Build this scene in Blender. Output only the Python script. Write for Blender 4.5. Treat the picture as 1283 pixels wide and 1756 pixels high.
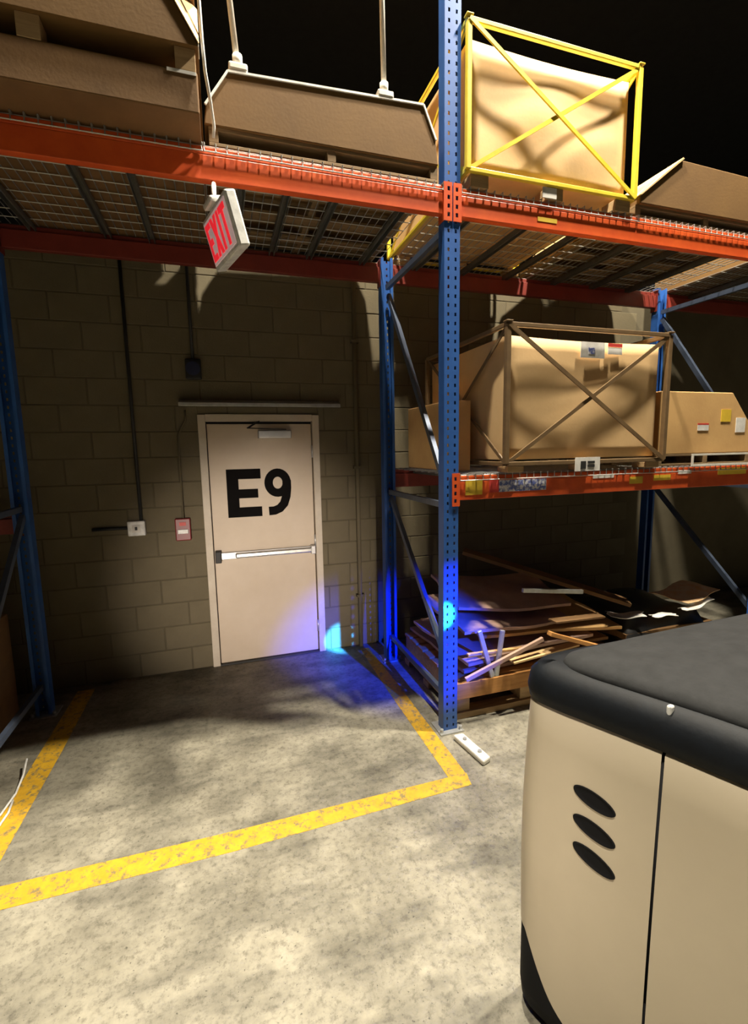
import bpy, bmesh, math, random
from mathutils import Vector, Matrix
random.seed(7)
scene = bpy.context.scene
C = scene.collection
PI = math.pi
for o in list(bpy.data.objects):
    bpy.data.objects.remove(o)

# ------------------------------------------------------------------ camera
CAM = Vector((-1.3432, -2.633, 1.866))
YAW, PITCH, ROLL, FPX = 0.3087, 0.1334, -0.018, 811.25
fw = Vector((math.sin(YAW)*math.cos(PITCH), math.cos(YAW)*math.cos(PITCH), -math.sin(PITCH)))
r0 = Vector((math.cos(YAW), -math.sin(YAW), 0)); u0 = r0.cross(fw)
rt = r0*math.cos(ROLL) + u0*math.sin(ROLL); up = -r0*math.sin(ROLL) + u0*math.cos(ROLL)
cd = bpy.data.cameras.new('camera'); cam = bpy.data.objects.new('camera', cd); C.objects.link(cam)
cd.sensor_fit = 'HORIZONTAL'; cd.sensor_width = 36; cd.lens = FPX*36/1283
cd.clip_start = 0.02; cd.clip_end = 200
cam.matrix_world = Matrix(((rt.x, up.x, -fw.x, CAM.x), (rt.y, up.y, -fw.y, CAM.y), (rt.z, up.z, -fw.z, CAM.z), (0, 0, 0, 1)))
scene.camera = cam

# ------------------------------------------------------------------ world, exposure
w = bpy.data.worlds.new('world'); scene.world = w; w.use_nodes = True
w.node_tree.nodes['Background'].inputs[0].default_value = (0.85, 0.9, 1.0, 1)
w.node_tree.nodes['Background'].inputs[1].default_value = 0.006
vs = scene.view_settings
vs.view_transform = 'Standard'; vs.look = 'None'; vs.gamma = 1; vs.use_curve_mapping = False; vs.exposure = 0.0

# ------------------------------------------------------------------ lights
def spot(name, loc, target, energy, color, size_deg, blend, radius):
    l = bpy.data.lights.new(name, 'SPOT'); l.energy = energy; l.color = color
    l.spot_size = math.radians(size_deg); l.spot_blend = blend; l.shadow_soft_size = radius
    o = bpy.data.objects.new(name, l); C.objects.link(o); o.location = loc
    o.rotation_euler = (Vector(target)-Vector(loc)).to_track_quat('-Z', 'Y').to_euler()
    return o
LAMP_A = (-0.50, -0.54, 7.0)     # high-bay lamp over the rack face
LAMP_C = (1.80, -0.82, 7.0)      # unseen lamp added to brighten the crate fronts in the right bay
LAMP_B = (-2.5, -3.3, 7.0)       # unseen lamp added to light the truck side and near floor
WARM = (1.0, 0.90, 0.72)
spot('high_bay_light_a', LAMP_A, (LAMP_A[0], LAMP_A[1], 0), 2200, WARM, 165, 0.25, 0.10)
spot('fill_light_b', LAMP_B, (LAMP_B[0], LAMP_B[1], 0), 2300, WARM, 56, 0.35, 0.15)
spot('fill_light_c', LAMP_C, (LAMP_C[0], LAMP_C[1], 0), 2700, WARM, 150, 0.3, 0.10)
# added unseen spot, cone shaped to light the door and low wall
spot('door_fill_spot', (-2.4, -13.0, 0.75), (-1.0, 1.55, 0.68), 6800, (1.0, 0.86, 0.72), 11.0, 0.95, 0.10)
# blue safety light carried by the truck at the right
BLUE = Vector((0.345, -1.90, 1.67))
spot('blue_safety_light', BLUE, (-0.24, 1.40, 0.0), 1900, (0.004, 0.04, 1.0), 25, 1.0, 0.02)
spot('blue_safety_beam', BLUE, (-0.37, 1.52, 0.10), 16000, (0.04, 0.36, 1.0), 4.6, 0.5, 0.02)

# ------------------------------------------------------------------ materials
MATS = {}
def mat(name, col, rough=0.6, metal=0.0, col2=None, scale=6.0, amount=0.5, bump=0.0, bscale=60.0, detail=6, stretch=None, emit=0.0, spec=None):
    m = bpy.data.materials.new(name); m.use_nodes = True; MATS[name] = m
    nt = m.node_tree; b = nt.nodes['Principled BSDF']
    b.inputs['Roughness'].default_value = rough; b.inputs['Metallic'].default_value = metal
    if spec is not None: b.inputs['Specular IOR Level'].default_value = spec
    tc = nt.nodes.new('ShaderNodeTexCoord'); src = tc.outputs['Object']
    if stretch:
        mp = nt.nodes.new('ShaderNodeMapping'); mp.inputs['Scale'].default_value = stretch
        nt.links.new(src, mp.inputs[0]); src = mp.outputs[0]
    if col2 is None: col2 = tuple(c*0.72 for c in col)
    n = nt.nodes.new('ShaderNodeTexNoise'); n.inputs['Scale'].default_value = scale; n.inputs['Detail'].default_value = detail
    n.inputs['Roughness'].default_value = 0.65; nt.links.new(src, n.inputs['Vector'])
    r = nt.nodes.new('ShaderNodeValToRGB'); r.color_ramp.elements[0].position = 0.5-amount*0.5; r.color_ramp.elements[1].position = 0.5+amount*0.3
    r.color_ramp.elements[0].color = (*col2, 1); r.color_ramp.elements[1].color = (*col, 1)
    nt.links.new(n.outputs[0], r.inputs[0]); nt.links.new(r.outputs[0], b.inputs['Base Color'])
    if bump:
        n2 = nt.nodes.new('ShaderNodeTexNoise'); n2.inputs['Scale'].default_value = bscale; n2.inputs['Detail'].default_value = 4
        nt.links.new(src, n2.inputs['Vector'])
        bp = nt.nodes.new('ShaderNodeBump'); bp.inputs['Strength'].default_value = bump; bp.inputs['Distance'].default_value = 0.004
        nt.links.new(n2.outputs[0], bp.inputs['Height']); nt.links.new(bp.outputs[0], b.inputs['Normal'])
    if emit:
        nt.links.new(r.outputs[0], b.inputs['Emission Color']); b.inputs['Emission Strength'].default_value = emit
    return m

def floor_material():
    m = bpy.data.materials.new('concrete'); m.use_nodes = True; nt = m.node_tree; b = nt.nodes['Principled BSDF']
    N = nt.nodes.new; L = nt.links.new
    tc = N('ShaderNodeTexCoord')
    def noise(scale, detail, rough, vec=None):
        n = N('ShaderNodeTexNoise'); n.inputs['Scale'].default_value = scale; n.inputs['Detail'].default_value = detail
        n.inputs['Roughness'].default_value = rough; L(vec or tc.outputs['Object'], n.inputs['Vector']); return n.outputs[0]
    def ramp(x, stops):
        r = N('ShaderNodeValToRGB'); e = r.color_ramp.elements
        while len(e) < len(stops): e.new(0.5)
        for k, (p, c) in zip(e, stops): k.position = p; k.color = (*c, 1)
        L(x, r.inputs[0]); return r.outputs[0]
    def mix(f, a, bb, mode='MIX'):
        n = N('ShaderNodeMix'); n.data_type = 'RGBA'; n.blend_type = mode
        if isinstance(f, float): n.inputs[0].default_value = f
        else: L(f, n.inputs[0])
        L(a, n.inputs[6]); L(bb, n.inputs[7]); return n.outputs[2]
    base = ramp(noise(2.2, 8, 0.68), [(0.30, (0.11, 0.101, 0.078)), (0.48, (0.215, 0.20, 0.157)), (0.66, (0.335, 0.312, 0.248))])
    mp = N('ShaderNodeMapping'); mp.inputs['Rotation'].default_value = (0, 0, 0.5); mp.inputs['Scale'].default_value = (1.0, 3.2, 1)
    L(tc.outputs['Object'], mp.inputs[0])
    stain = ramp(noise(1.7, 5, 0.6, mp.outputs[0]), [(0.36, (0.55, 0.55, 0.55)), (0.52, (1, 1, 1)), (0.9, (1.06, 1.05, 1.02))])
    col = mix(0.85, base, stain, 'MULTIPLY')
    fine = ramp(noise(30, 6, 0.75), [(0.36, (0.50, 0.49, 0.47)), (0.50, (1, 1, 1)), (0.68, (1.12, 1.11, 1.08))])
    col = mix(0.8, col, fine, 'MULTIPLY')
    speck = ramp(noise(75, 3, 0.6), [(0.30, (0.12, 0.12, 0.12)), (0.36, (1, 1, 1))])
    col = mix(0.7, col, speck, 'MULTIPLY')
    L(col, b.inputs['Base Color'])
    L(ramp(noise(5, 6, 0.6), [(0.35, (0.42,)*3), (0.7, (0.75,)*3)]), b.inputs['Roughness'])
    bp = N('ShaderNodeBump'); bp.inputs['Strength'].default_value = 0.25; bp.inputs['Distance'].default_value = 0.004
    L(noise(40, 6, 0.7), bp.inputs['Height']); L(bp.outputs[0], b.inputs['Normal'])
    MATS['concrete'] = m; return m
floor_material()

def paint_line_material():
    m = mat('yellow_paint', (0.62, 0.36, 0.018), 0.6, col2=(0.46, 0.25, 0.012), scale=14)
    nt = m.node_tree; b = nt.nodes['Principled BSDF']; r = b.inputs['Base Color'].links[0].from_node
    tc = nt.nodes.new('ShaderNodeTexCoord')
    n = nt.nodes.new('ShaderNodeTexNoise'); n.inputs['Scale'].default_value = 22; n.inputs['Detail'].default_value = 8; n.inputs['Roughness'].default_value = 0.75
    nt.links.new(tc.outputs['Object'], n.inputs['Vector'])
    k = nt.nodes.new('ShaderNodeValToRGB'); k.color_ramp.elements[0].position = 0.40; k.color_ramp.elements[1].position = 0.49
    nt.links.new(n.outputs[0], k.inputs[0])
    mx = nt.nodes.new('ShaderNodeMix'); mx.data_type = 'RGBA'
    nt.links.new(k.outputs[0], mx.inputs[0]); mx.inputs[6].default_value = (0.20, 0.16, 0.07, 1)
    nt.links.new(r.outputs[0], mx.inputs[7]); nt.links.new(mx.outputs[2], b.inputs['Base Color'])
paint_line_material()

mat('block_paint', (0.155, 0.128, 0.076), 0.8, col2=(0.108, 0.088, 0.050), scale=1.6, bump=0.35, bscale=90)
mat('mortar', (0.115, 0.096, 0.058), 0.9, scale=3)
mat('dark_steel_roof', (0.03, 0.03, 0.03), 0.9)
mat('door_paint', (0.62, 0.52, 0.41), 0.5, col2=(0.50, 0.40, 0.29), scale=2.2, amount=0.8)
mat('frame_paint', (0.60, 0.53, 0.43), 0.5, col2=(0.46, 0.39, 0.30), scale=5)
mat('black_vinyl', (0.008, 0.007, 0.007), 0.8, spec=0.05)
mat('chrome', (0.75, 0.74, 0.72), 0.28, 1.0, scale=20, amount=0.3)
mat('aluminium', (0.62, 0.62, 0.62), 0.4, 0.6)
mat('dark_metal', (0.035, 0.035, 0.035), 0.6, 0.3)
mat('blue_steel', (0.030, 0.120, 0.42), 0.42, col2=(0.018, 0.070, 0.26), scale=5, amount=0.7)
mat('orange_steel', (0.72, 0.115, 0.022), 0.40, col2=(0.52, 0.055, 0.014), scale=6, amount=0.7)
mat('galvanised', (0.55, 0.56, 0.55), 0.45, 0.7, scale=18)
mat('wire_steel', (0.42, 0.42, 0.40), 0.5, 0.6, scale=18)
mat('navy_plastic', (0.02, 0.025, 0.07), 0.5)
mat('channel_steel', (0.20, 0.20, 0.18), 0.5, 0.5, scale=18)  # grey lowered so the deck underside's shade sits in the colour
mat('orange_steel_shaded', (0.22, 0.030, 0.020), 0.5, scale=6)  # rear beams: beam colour darkened to stand for the shade there
mat('wood_shaded', (0.26, 0.17, 0.08), 0.8, col2=(0.15, 0.095, 0.045), scale=5, stretch=(1, 8, 8))  # pallet wood with the shade under the loads put into its colour
mat('cardboard_shade', (0.165, 0.085, 0.020), 0.85, col2=(0.125, 0.062, 0.015), scale=3, bump=0.12)  # brown cardboard, darkened further to carry the shade on the carton fronts
mat('brace_steel', (0.10, 0.13, 0.20), 0.4, 0.3, scale=8)
mat('wood', (0.50, 0.34, 0.17), 0.75, col2=(0.32, 0.20, 0.09), scale=5, stretch=(1, 8, 8), bump=0.2)
mat('orange_wood', (0.52, 0.25, 0.07), 0.7, col2=(0.36, 0.16, 0.04), scale=5, stretch=(1, 8, 8))
mat('cardboard', (0.62, 0.38, 0.15), 0.8, col2=(0.50, 0.29, 0.11), scale=3, bump=0.12)
mat('cardboard_pale', (0.70, 0.47, 0.23), 0.8, col2=(0.60, 0.39, 0.18), scale=3, bump=0.12)
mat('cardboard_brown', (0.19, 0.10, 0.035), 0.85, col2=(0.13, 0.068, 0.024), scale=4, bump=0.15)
mat('cardboard_mauve', (0.50, 0.33, 0.25), 0.85, col2=(0.34, 0.21, 0.16), scale=4, bump=0.15)
mat('yellow_steel', (0.78, 0.62, 0.05), 0.42, col2=(0.62, 0.45, 0.03), scale=12, amount=0.7)
mat('tan_steel', (0.20, 0.125, 0.055), 0.5, col2=(0.09, 0.055, 0.03), scale=12, amount=0.9)
mat('white_plastic', (0.80, 0.80, 0.78), 0.4, scale=20, amount=0.3)
mat('white_steel', (0.78, 0.76, 0.70), 0.4, col2=(0.6, 0.57, 0.5), scale=20)
mat('paper', (0.82, 0.80, 0.76), 0.7, scale=10, amount=0.3)
mat('paper_orange', (0.80, 0.42, 0.17), 0.7, col2=(0.85, 0.72, 0.5), scale=9)
mat('sign_face', (0.85, 0.62, 0.60), 0.45, scale=8, emit=0.25)
mat('sign_red', (0.75, 0.02, 0.03), 0.4, scale=10, emit=0.9)
mat('red_plastic', (0.20, 0.012, 0.014), 0.4)
mat('sticker_blue', (0.12, 0.16, 0.45), 0.5, col2=(0.75, 0.75, 0.8), scale=38, amount=0.15)
mat('sticker_yellow', (0.80, 0.55, 0.05), 0.5)
mat('sticker_red', (0.65, 0.06, 0.05), 0.5)
mat('beige_paint', (0.54, 0.465, 0.345), 0.55, col2=(0.48, 0.41, 0.30), scale=3, amount=0.8)
mat('black_vinyl_hood', (0.0045, 0.0065, 0.010), 0.6, col2=(0.003, 0.004, 0.006), scale=30, bump=0.15, spec=0.2)
mat('grey_hood', (0.026, 0.027, 0.029), 0.85, col2=(0.016, 0.017, 0.018), scale=16, bump=0.25, spec=0.25)
mat('black_rubber', (0.008, 0.008, 0.009), 0.8, spec=0.15)
mat('lens_warm', (1.0, 0.92, 0.75), 0.3, emit=3.0, amount=0.1)
mat('lens_blue', (0.05, 0.2, 1.0), 0.3, emit=3.0, amount=0.1)
mat('black_plastic_bag', (0.015, 0.015, 0.016), 0.35, bump=0.5, bscale=12)

# ------------------------------------------------------------------ helpers
def tag(o, label=None, cat=None, group=None, kind=None):
    if label: o['label'] = label
    if cat: o['category'] = cat
    if group: o['group'] = group
    if kind: o['kind'] = kind
    return o
def thing(name, loc, label=None, cat=None, group=None, kind=None, rot=(0, 0, 0)):
    o = bpy.data.objects.new(name, None); C.objects.link(o); o.location = loc; o.rotation_euler = rot
    o.empty_display_size = 0.1
    return tag(o, label, cat, group, kind)
def wloc(o):
    v = Vector((0, 0, 0))
    while o: v += Vector(o.location); o = o.parent
    return v
class B:
    def __init__(s): s.bm = bmesh.new()
    def box(s, x0, x1, y0, y1, z0, z1):
        v = [s.bm.verts.new((x, y, z)) for z in (z0, z1) for x, y in ((x0, y0), (x1, y0), (x1, y1), (x0, y1))]
        for f in ((3, 2, 1, 0), (4, 5, 6, 7), (0, 1, 5, 4), (1, 2, 6, 5), (2, 3, 7, 6), (3, 0, 4, 7)):
            s.bm.faces.new([v[i] for i in f])
        return s
    def bar(s, p, q, wd, ht, upv=(0, 0, 1)):
        p, q = Vector(p), Vector(q); d = (q-p).normalized(); U = Vector(upv)
        sd = d.cross(U)
        if sd.length < 1e-4: sd = d.cross(Vector((0, 1, 0)))
        sd.normalize(); U = sd.cross(d)
        v = [s.bm.verts.new(e + sd*a*wd/2 + U*b*ht/2) for e in (p, q) for a, b in ((-1, -1), (1, -1), (1, 1), (-1, 1))]
        for f in ((3, 2, 1, 0), (4, 5, 6, 7), (0, 1, 5, 4), (1, 2, 6, 5), (2, 3, 7, 6), (3, 0, 4, 7)):
            s.bm.faces.new([v[i] for i in f])
        return s
    def tube(s, pts, r, n=8, cap=True):
        pts = [Vector(p) for p in pts]; rings = []
        for i, p in enumerate(pts):
            d = (pts[min(i+1, len(pts)-1)] - pts[max(i-1, 0)]).normalized()
            a = d.cross(Vector((0, 0, 1)))
            if a.length < 0.05: a = d.cross(Vector((0, 1, 0)))
            a.normalize(); b = a.cross(d)
            rr = r[i] if isinstance(r, (list, tuple)) else r
            rings.append([s.bm.verts.new(p + (a*math.cos(t)+b*math.sin(t))*rr) for t in [2*PI*k/n for k in range(n)]])
        for A, Bq in zip(rings, rings[1:]):
            for k in range(n):
                f = s.bm.faces.new((A[k], A[(k+1) % n], Bq[(k+1) % n], Bq[k])); f.smooth = n > 5
        if cap and n > 2:
            s.bm.faces.new(rings[0][::-1]); s.bm.faces.new(rings[-1])
        return s
    def prism(s, poly, axis, a, b):
        # poly: 2-D points; axis 1: (x,z) extruded along y; axis 2: (x,y) along z; axis 0: (y,z) along x
        def P(u, v, t): return ((t, u, v), (u, t, v), (u, v, t))[axis]
        A = [s.bm.verts.new(P(u, v, a)) for u, v in poly]; D = [s.bm.verts.new(P(u, v, b)) for u, v in poly]
        n = len(poly)
        s.bm.faces.new(A); s.bm.faces.new(D[::-1])
        for i in range(n): s.bm.faces.new((A[i], D[i], D[(i+1) % n], A[(i+1) % n]))
        return s
    def ribbon(s, pts, wd, y0, y1, closed=False):
        # flat stroke in the xz plane, extruded y0..y1
        n = len(pts); L, R = [], []
        for i, p in enumerate(pts):
            a = pts[(i-1) % n] if closed or i > 0 else p; b = pts[(i+1) % n] if closed or i < n-1 else p
            d = Vector((b[0]-a[0], b[1]-a[1])).normalized(); nn = Vector((-d.y, d.x))*wd/2
            L.append((p[0]+nn.x, p[1]+nn.y)); R.append((p[0]-nn.x, p[1]-nn.y))
        V = [[s.bm.verts.new((q[0], y, q[1])) for q in S] for S in (L, R) for y in (y0, y1)]
        m = n if closed else n-1
        for i in range(m):
            j = (i+1) % n
            s.bm.faces.new((V[0][i], V[0][j], V[2][j], V[2][i])); s.bm.faces.new((V[1][j], V[1][i], V[3][i], V[3][j]))
            s.bm.faces.new((V[0][j], V[0][i], V[1][i], V[1][j])); s.bm.faces.new((V[2][i], V[2][j], V[3][j], V[3][i]))
        if not closed:
            for i in (0, n-1): s.bm.faces.new((V[0][i], V[2][i], V[3][i], V[1][i]))
        return s
    def build(s, name, m, parent=None, bevel=0.0, local=False, smooth=False, sub=0):
        bm = s.bm
        bmesh.ops.remove_doubles(bm, verts=bm.verts, dist=1e-6) if False else None
        bmesh.ops.recalc_face_normals(bm, faces=bm.faces)
        if bevel:
            bmesh.ops.bevel(bm, geom=[e for e in bm.edges if e.is_manifold and e.calc_face_angle(0) > 0.5], offset=bevel, segments=2, affect='EDGES', profile=0.5, clamp_overlap=True)
        if smooth:
            for f in bm.faces: f.smooth = True
        me = bpy.data.meshes.new(name)
        off = Vector((0, 0, 0))
        if not local:
            if parent is not None: off = wloc(parent)
            else:
                xs = [v.co for v in bm.verts]
                off = Vector(((min(v.x for v in xs)+max(v.x for v in xs))/2, (min(v.y for v in xs)+max(v.y for v in xs))/2, min(v.z for v in xs)))
            bmesh.ops.translate(bm, verts=bm.verts, vec=-off)
        bm.to_mesh(me); bm.free(); me.materials.append(MATS[m])
        o = bpy.data.objects.new(name, me); C.objects.link(o)
        if parent is not None: o.parent = parent
        elif not local: o.location = off
        return o

# ------------------------------------------------------------------ the setting
WY = 1.5475                    # front of the block wall
B().box(-14, 14, -18, 16, -0.15, 0).build('floor', 'concrete', local=True)['kind'] = 'structure'
B().box(-14, 14, -18, 16, 9.0, 9.2).build('ceiling', 'dark_steel_roof', local=True)['kind'] = 'structure'
DX0, DX1, DZ = -1.505, -0.515, 2.165      # rough opening of the door
wall = B().box(-9, DX0, WY+0.004, WY+0.2, 0, 3.46).box(DX1, 9, WY+0.004, WY+0.2, 0, 3.46).box(DX0, DX1, WY+0.004, WY+0.2, DZ, 3.46).build('wall_back', 'mortar', local=True)
wall['kind'] = 'structure'
BW, BH, J = 0.406, 0.2032, 0.009
def block_mesh(wd, ht):
    b = B().box(0, wd, WY, WY+0.03, 0, ht)
    bm = b.bm
    bmesh.ops.recalc_face_normals(bm, faces=bm.faces)
    bmesh.ops.bevel(bm, geom=[e for e in bm.edges if all(v.co.y < WY+0.001 for v in e.verts)], offset=0.003, segments=1, affect='EDGES')
    me = bpy.data.meshes.new('block'); bm.to_mesh(me); bm.free(); me.materials.append(MATS['block_paint']); return me
bcache = {}
for r in range(17):
    z0 = r*BH + J/2; z1 = (r+1)*BH - J/2
    x = -3.30 - (BW/2 if r % 2 else 0)
    while x < 2.75:
        segs = [(x+J/2, x+BW-J/2, z0, z1)]
        if z0 < DZ:
            a, b_, c, d = segs[0]
            if b_ > DX0 and a < DX1:
                segs = []
                if a < DX0-0.03: segs.append((a, DX0, c, d))
                if b_ > DX1+0.03: segs.append((DX1, b_, c, d))
                if d > DZ+0.02: segs.append((max(a, DX0), min(b_, DX1), DZ, d))
        for a, b_, c, d in segs:
            k = (round(b_-a, 4), round(d-c, 4))
            if k not in bcache: bcache[k] = block_mesh(*k)
            o = bpy.data.objects.new('block', bcache[k]); C.objects.link(o); o.parent = wall; o.location = (a, random.uniform(-0.0015, 0.0015), c)
        x += BW

# door
door = thing('door_1', ((DX0+DX1)/2, WY, 0), 'beige steel exit door marked E9 with a push bar', kind='structure')
fr = B().box(DX0-0.005, DX0+0.055, WY-0.022, WY+0.12, 0, DZ).box(DX1-0.055, DX1+0.005, WY-0.022, WY+0.12, 0, DZ).box(DX0+0.055, DX1-0.055, WY-0.022, WY+0.12, DZ-0.055, DZ+0.004)
fr.build('door_frame', 'frame_paint', door, bevel=0.004)
B().box(DX0+0.055, DX1-0.055, WY+0.05, WY+0.12, DZ-0.10, DZ-0.055).box(DX0+0.055, DX0+0.075, WY+0.05, WY+0.12, 0, DZ-0.10).box(DX1-0.075, DX1-0.055, WY+0.05, WY+0.12, 0, DZ-0.1).build('door_stop', 'dark_metal', door)
LX0, LX1 = DX0+0.062, DX1-0.062
leaf = B().box(LX0, LX1, WY+0.012, WY+0.055, 0.012, DZ-0.075).build('leaf', 'door_paint', door, bevel=0.003)
for zc in (0.25, 1.05, 1.85):
    B().tube([(LX1+0.004, WY+0.002, zc-0.055), (LX1+0.004, WY+0.002, zc+0.055)], 0.009, 10).build('hinge', 'aluminium', door)
B().box(DX0+0.05, DX1-0.05, WY-0.02, WY+0.12, 0, 0.012).build('threshold', 'dark_metal', door)
# lettering E9
lz0, lz1 = 1.300, 1.712; y0, y1 = WY+0.009, WY+0.013
eb = B().box(-1.312, -1.215, y0, y1, lz0, lz1)
for a, b_ in ((lz0, lz0+0.085), (1.463, 1.540), (lz1-0.085, lz1)):
    eb.box(-1.215, -1.028 if b_ < 1.45 or b_ > 1.6 else -1.055, y0, y1, a, b_)
eb.build('letter', 'black_vinyl', leaf)
cx, cz, rx, rz = -0.885, 1.585, 0.078, 0.088
nb = B().ribbon([(cx+rx*math.cos(t), cz+rz*math.sin(t)) for t in [2*PI*k/28 for k in range(28)]], 0.072, y0, y1, closed=True)
tail = [(cx+rx, cz+0.02), (cx+rx, cz-0.05), (cx+rx-0.008, cz-0.12), (cx+rx-0.03, cz-0.185), (cx+0.01, cz-0.225), (cx-0.035, cz-0.243), (cx-0.085, cz-0.245)]
nb.ribbon(tail, 0.075, y0-0.0004, y1); nb.build('letter', 'black_vinyl', leaf)
# closer
clo = B().box(-1.035, -0.755, WY-0.045, WY+0.012, 1.968, 2.035).build('closer', 'aluminium', door, bevel=0.008)
B().bar((-0.80, WY-0.035, 2.042), (-1.12, WY-0.085, 2.052), 0.025, 0.008).bar((-1.12, WY-0.085, 2.052), (-1.02, WY-0.01, 2.115), 0.022, 0.008).build('closer_arm', 'dark_metal', clo)
# push bar
pb = thing('push_bar', (-1.0, WY, 0.985)); pb.parent = door; pb.location = (0.01, 0, 0.985)
B().box(LX0+0.03, LX1-0.02, WY-0.018, WY+0.012, 0.945, 1.005).build('rail', 'aluminium', pb, bevel=0.004)
B().box(LX0+0.17, LX1-0.04, WY-0.052, WY-0.018, 0.955, 0.998).build('bar', 'chrome', pb, bevel=0.010)
B().box(LX0+0.005, LX0+0.055, WY-0.058, WY+0.012, 0.925, 1.025).build('end_cap', 'dark_metal', pb, bevel=0.006)
B().box(LX1-0.045, LX1-0.005, WY-0.058, WY+0.012, 0.938, 1.015).build('end_cap', 'aluminium', pb, bevel=0.006)
B().prism([(WY, 2.245), (WY-0.10, 2.225), (WY-0.10, 2.255), (WY, 2.285)], 0, -1.64, -0.33).build('trim_1', 'galvanised', bevel=0.003)['kind'] = 'structure'
tag(bpy.data.objects['trim_1'], 'thin metal drip cap above the E9 door')

# fittings on the wall
cb = B().tube([(-1.985, WY-0.018, 1.31), (-1.985, WY-0.018, 3.44)], 0.013, 8).build('conduit', 'dark_metal')
tag(cb, 'thin dark vertical conduit rising from the small white wall switch', 'conduit')
sw = thing('wall_switch', (-2.02, WY, 1.20), 'small white switch box on the wall left of the door', 'switch')
B().box(-2.085, -1.955, WY-0.05, WY, 1.205, 1.325).build('box', 'white_plastic', sw, bevel=0.008)
B().box(-2.05, -1.99, WY-0.056, WY-0.05, 1.235, 1.295).build('plate', 'paper', sw)
B().box(-2.028, -2.012, WY-0.068, WY-0.056, 1.255, 1.28).build('toggle', 'dark_metal', sw)
hc = B().tube([(-2.09, WY-0.018, 1.27), (-2.34, WY-0.018, 1.27)], 0.012, 8).build('conduit', 'dark_metal')
tag(hc, 'short dark horizontal conduit running left from the white switch', 'conduit')
fa = thing('fire_alarm_station', (-1.675, WY, 1.13), 'dark red fire alarm pull station beside the door frame', 'fire alarm')
B().box(-1.735, -1.615, WY-0.045, WY, 1.14, 1.325).build('housing', 'red_plastic', fa, bevel=0.008)
B().box(-1.715, -1.635, WY-0.058, WY-0.045, 1.20, 1.235).build('pull_handle', 'white_plastic', fa, bevel=0.003)
B().box(-1.70, -1.65, WY-0.050, WY-0.045, 1.265, 1.295).build('plate', 'sticker_red', fa)
rc = B().tube([(-1.665, WY-0.016, 1.325), (-1.665, WY-0.016, 2.0), (-1.60, WY-0.016, 2.12), (-1.60, WY-0.016, 2.20)], 0.008, 8).build('conduit', 'block_paint')
tag(rc, 'thin painted conduit above the fire alarm pull station', 'conduit')
em = thing('emergency_horn', (-1.52, WY, 2.42), 'small dark alarm horn on the wall above the door', 'alarm horn')
B().box(-1.575, -1.455, WY-0.04, WY, 2.44, 2.60).build('housing', 'dark_metal', em, bevel=0.01)
B().tube([(-1.515, WY-0.04, 2.52), (-1.515, WY-0.075, 2.52)], [0.028, 0.055], 16).build('horn', 'navy_plastic', em)
B().tube([(-1.515, WY-0.018, 2.60), (-1.515, WY-0.018, 3.44)], 0.012, 8).build('conduit', 'dark_metal', em)
p = thing('drain_pipe', (-0.17, WY, 0), 'slim painted pipe running down the wall beside the rear blue post', 'pipe')
B().tube([(-0.17, WY-0.026, 0.0), (-0.17, WY-0.026, 3.3)], 0.020, 10).build('pipe', 'block_paint', p)
for zc in (0.5, 1.7, 2.8): B().box(-0.205, -0.135, WY-0.050, WY, zc-0.012, zc+0.012).build('clamp', 'mortar', p)

# painted floor lines
def line(poly, label):
    o = B().prism(poly, 2, 0.0, 0.0015).build('floor_line', 'yellow_paint'); tag(o, label, 'floor line', 'yellow lines on the floor')
line([(-3.6, -0.36), (-3.6, -0.49), (-1.4, -0.525), (-0.12, -0.495), (-0.10, -0.40), (-1.4, -0.40)], 'long worn yellow floor line crossing in front of the exit bay')
line([(-0.215, -0.40), (-0.105, -0.40), (-0.105, 0.70), (-0.12, 1.45), (-0.20, 1.45), (-0.215, 0.60)], 'yellow floor line running back to the wall beside the bright blue post')
line([(-2.55, -0.40), (-2.43, -0.40), (-2.41, 0.6), (-2.41, 1.45), (-2.53, 1.45)], 'yellow floor line at the left side of the exit bay')

# ------------------------------------------------------------------ pallet rack
FD = 1.20                        # frame depth
def post_mesh(b, xc, yf, sgn, ztop):
    # slotted C post: web toward yf (front face), flanges going back by sgn
    hw = 0.050; dp = 0.072*sgn; t = 0.0035*sgn
    cols = [-hw, -0.029, -0.017, 0.017, 0.029, hw]
    z = 0.0
    rows = []
    while z < ztop:
        rows.append((z, z+0.031, False)); rows.append((z+0.031, z+0.051, True)); z += 0.051
    for a, c, hole in rows:
        if hole:
            for k in (0, 2, 4): b.box(xc+cols[k], xc+cols[k+1], yf, yf+t, a, c)
        else: b.box(xc-hw, xc+hw, yf, yf+t, a, c)
    zt = rows[-1][1]
    for s in (-1, 1):
        x1 = xc+s*hw; x2 = xc+s*(hw-0.0035)
        b.box(min(x1, x2), max(x1, x2), yf+t, yf+dp, 0, zt)
        x3 = xc+s*(hw-0.022); b.box(min(x1, x3), max(x1, x3), yf+dp, yf+dp+t, 0, zt)
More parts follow.
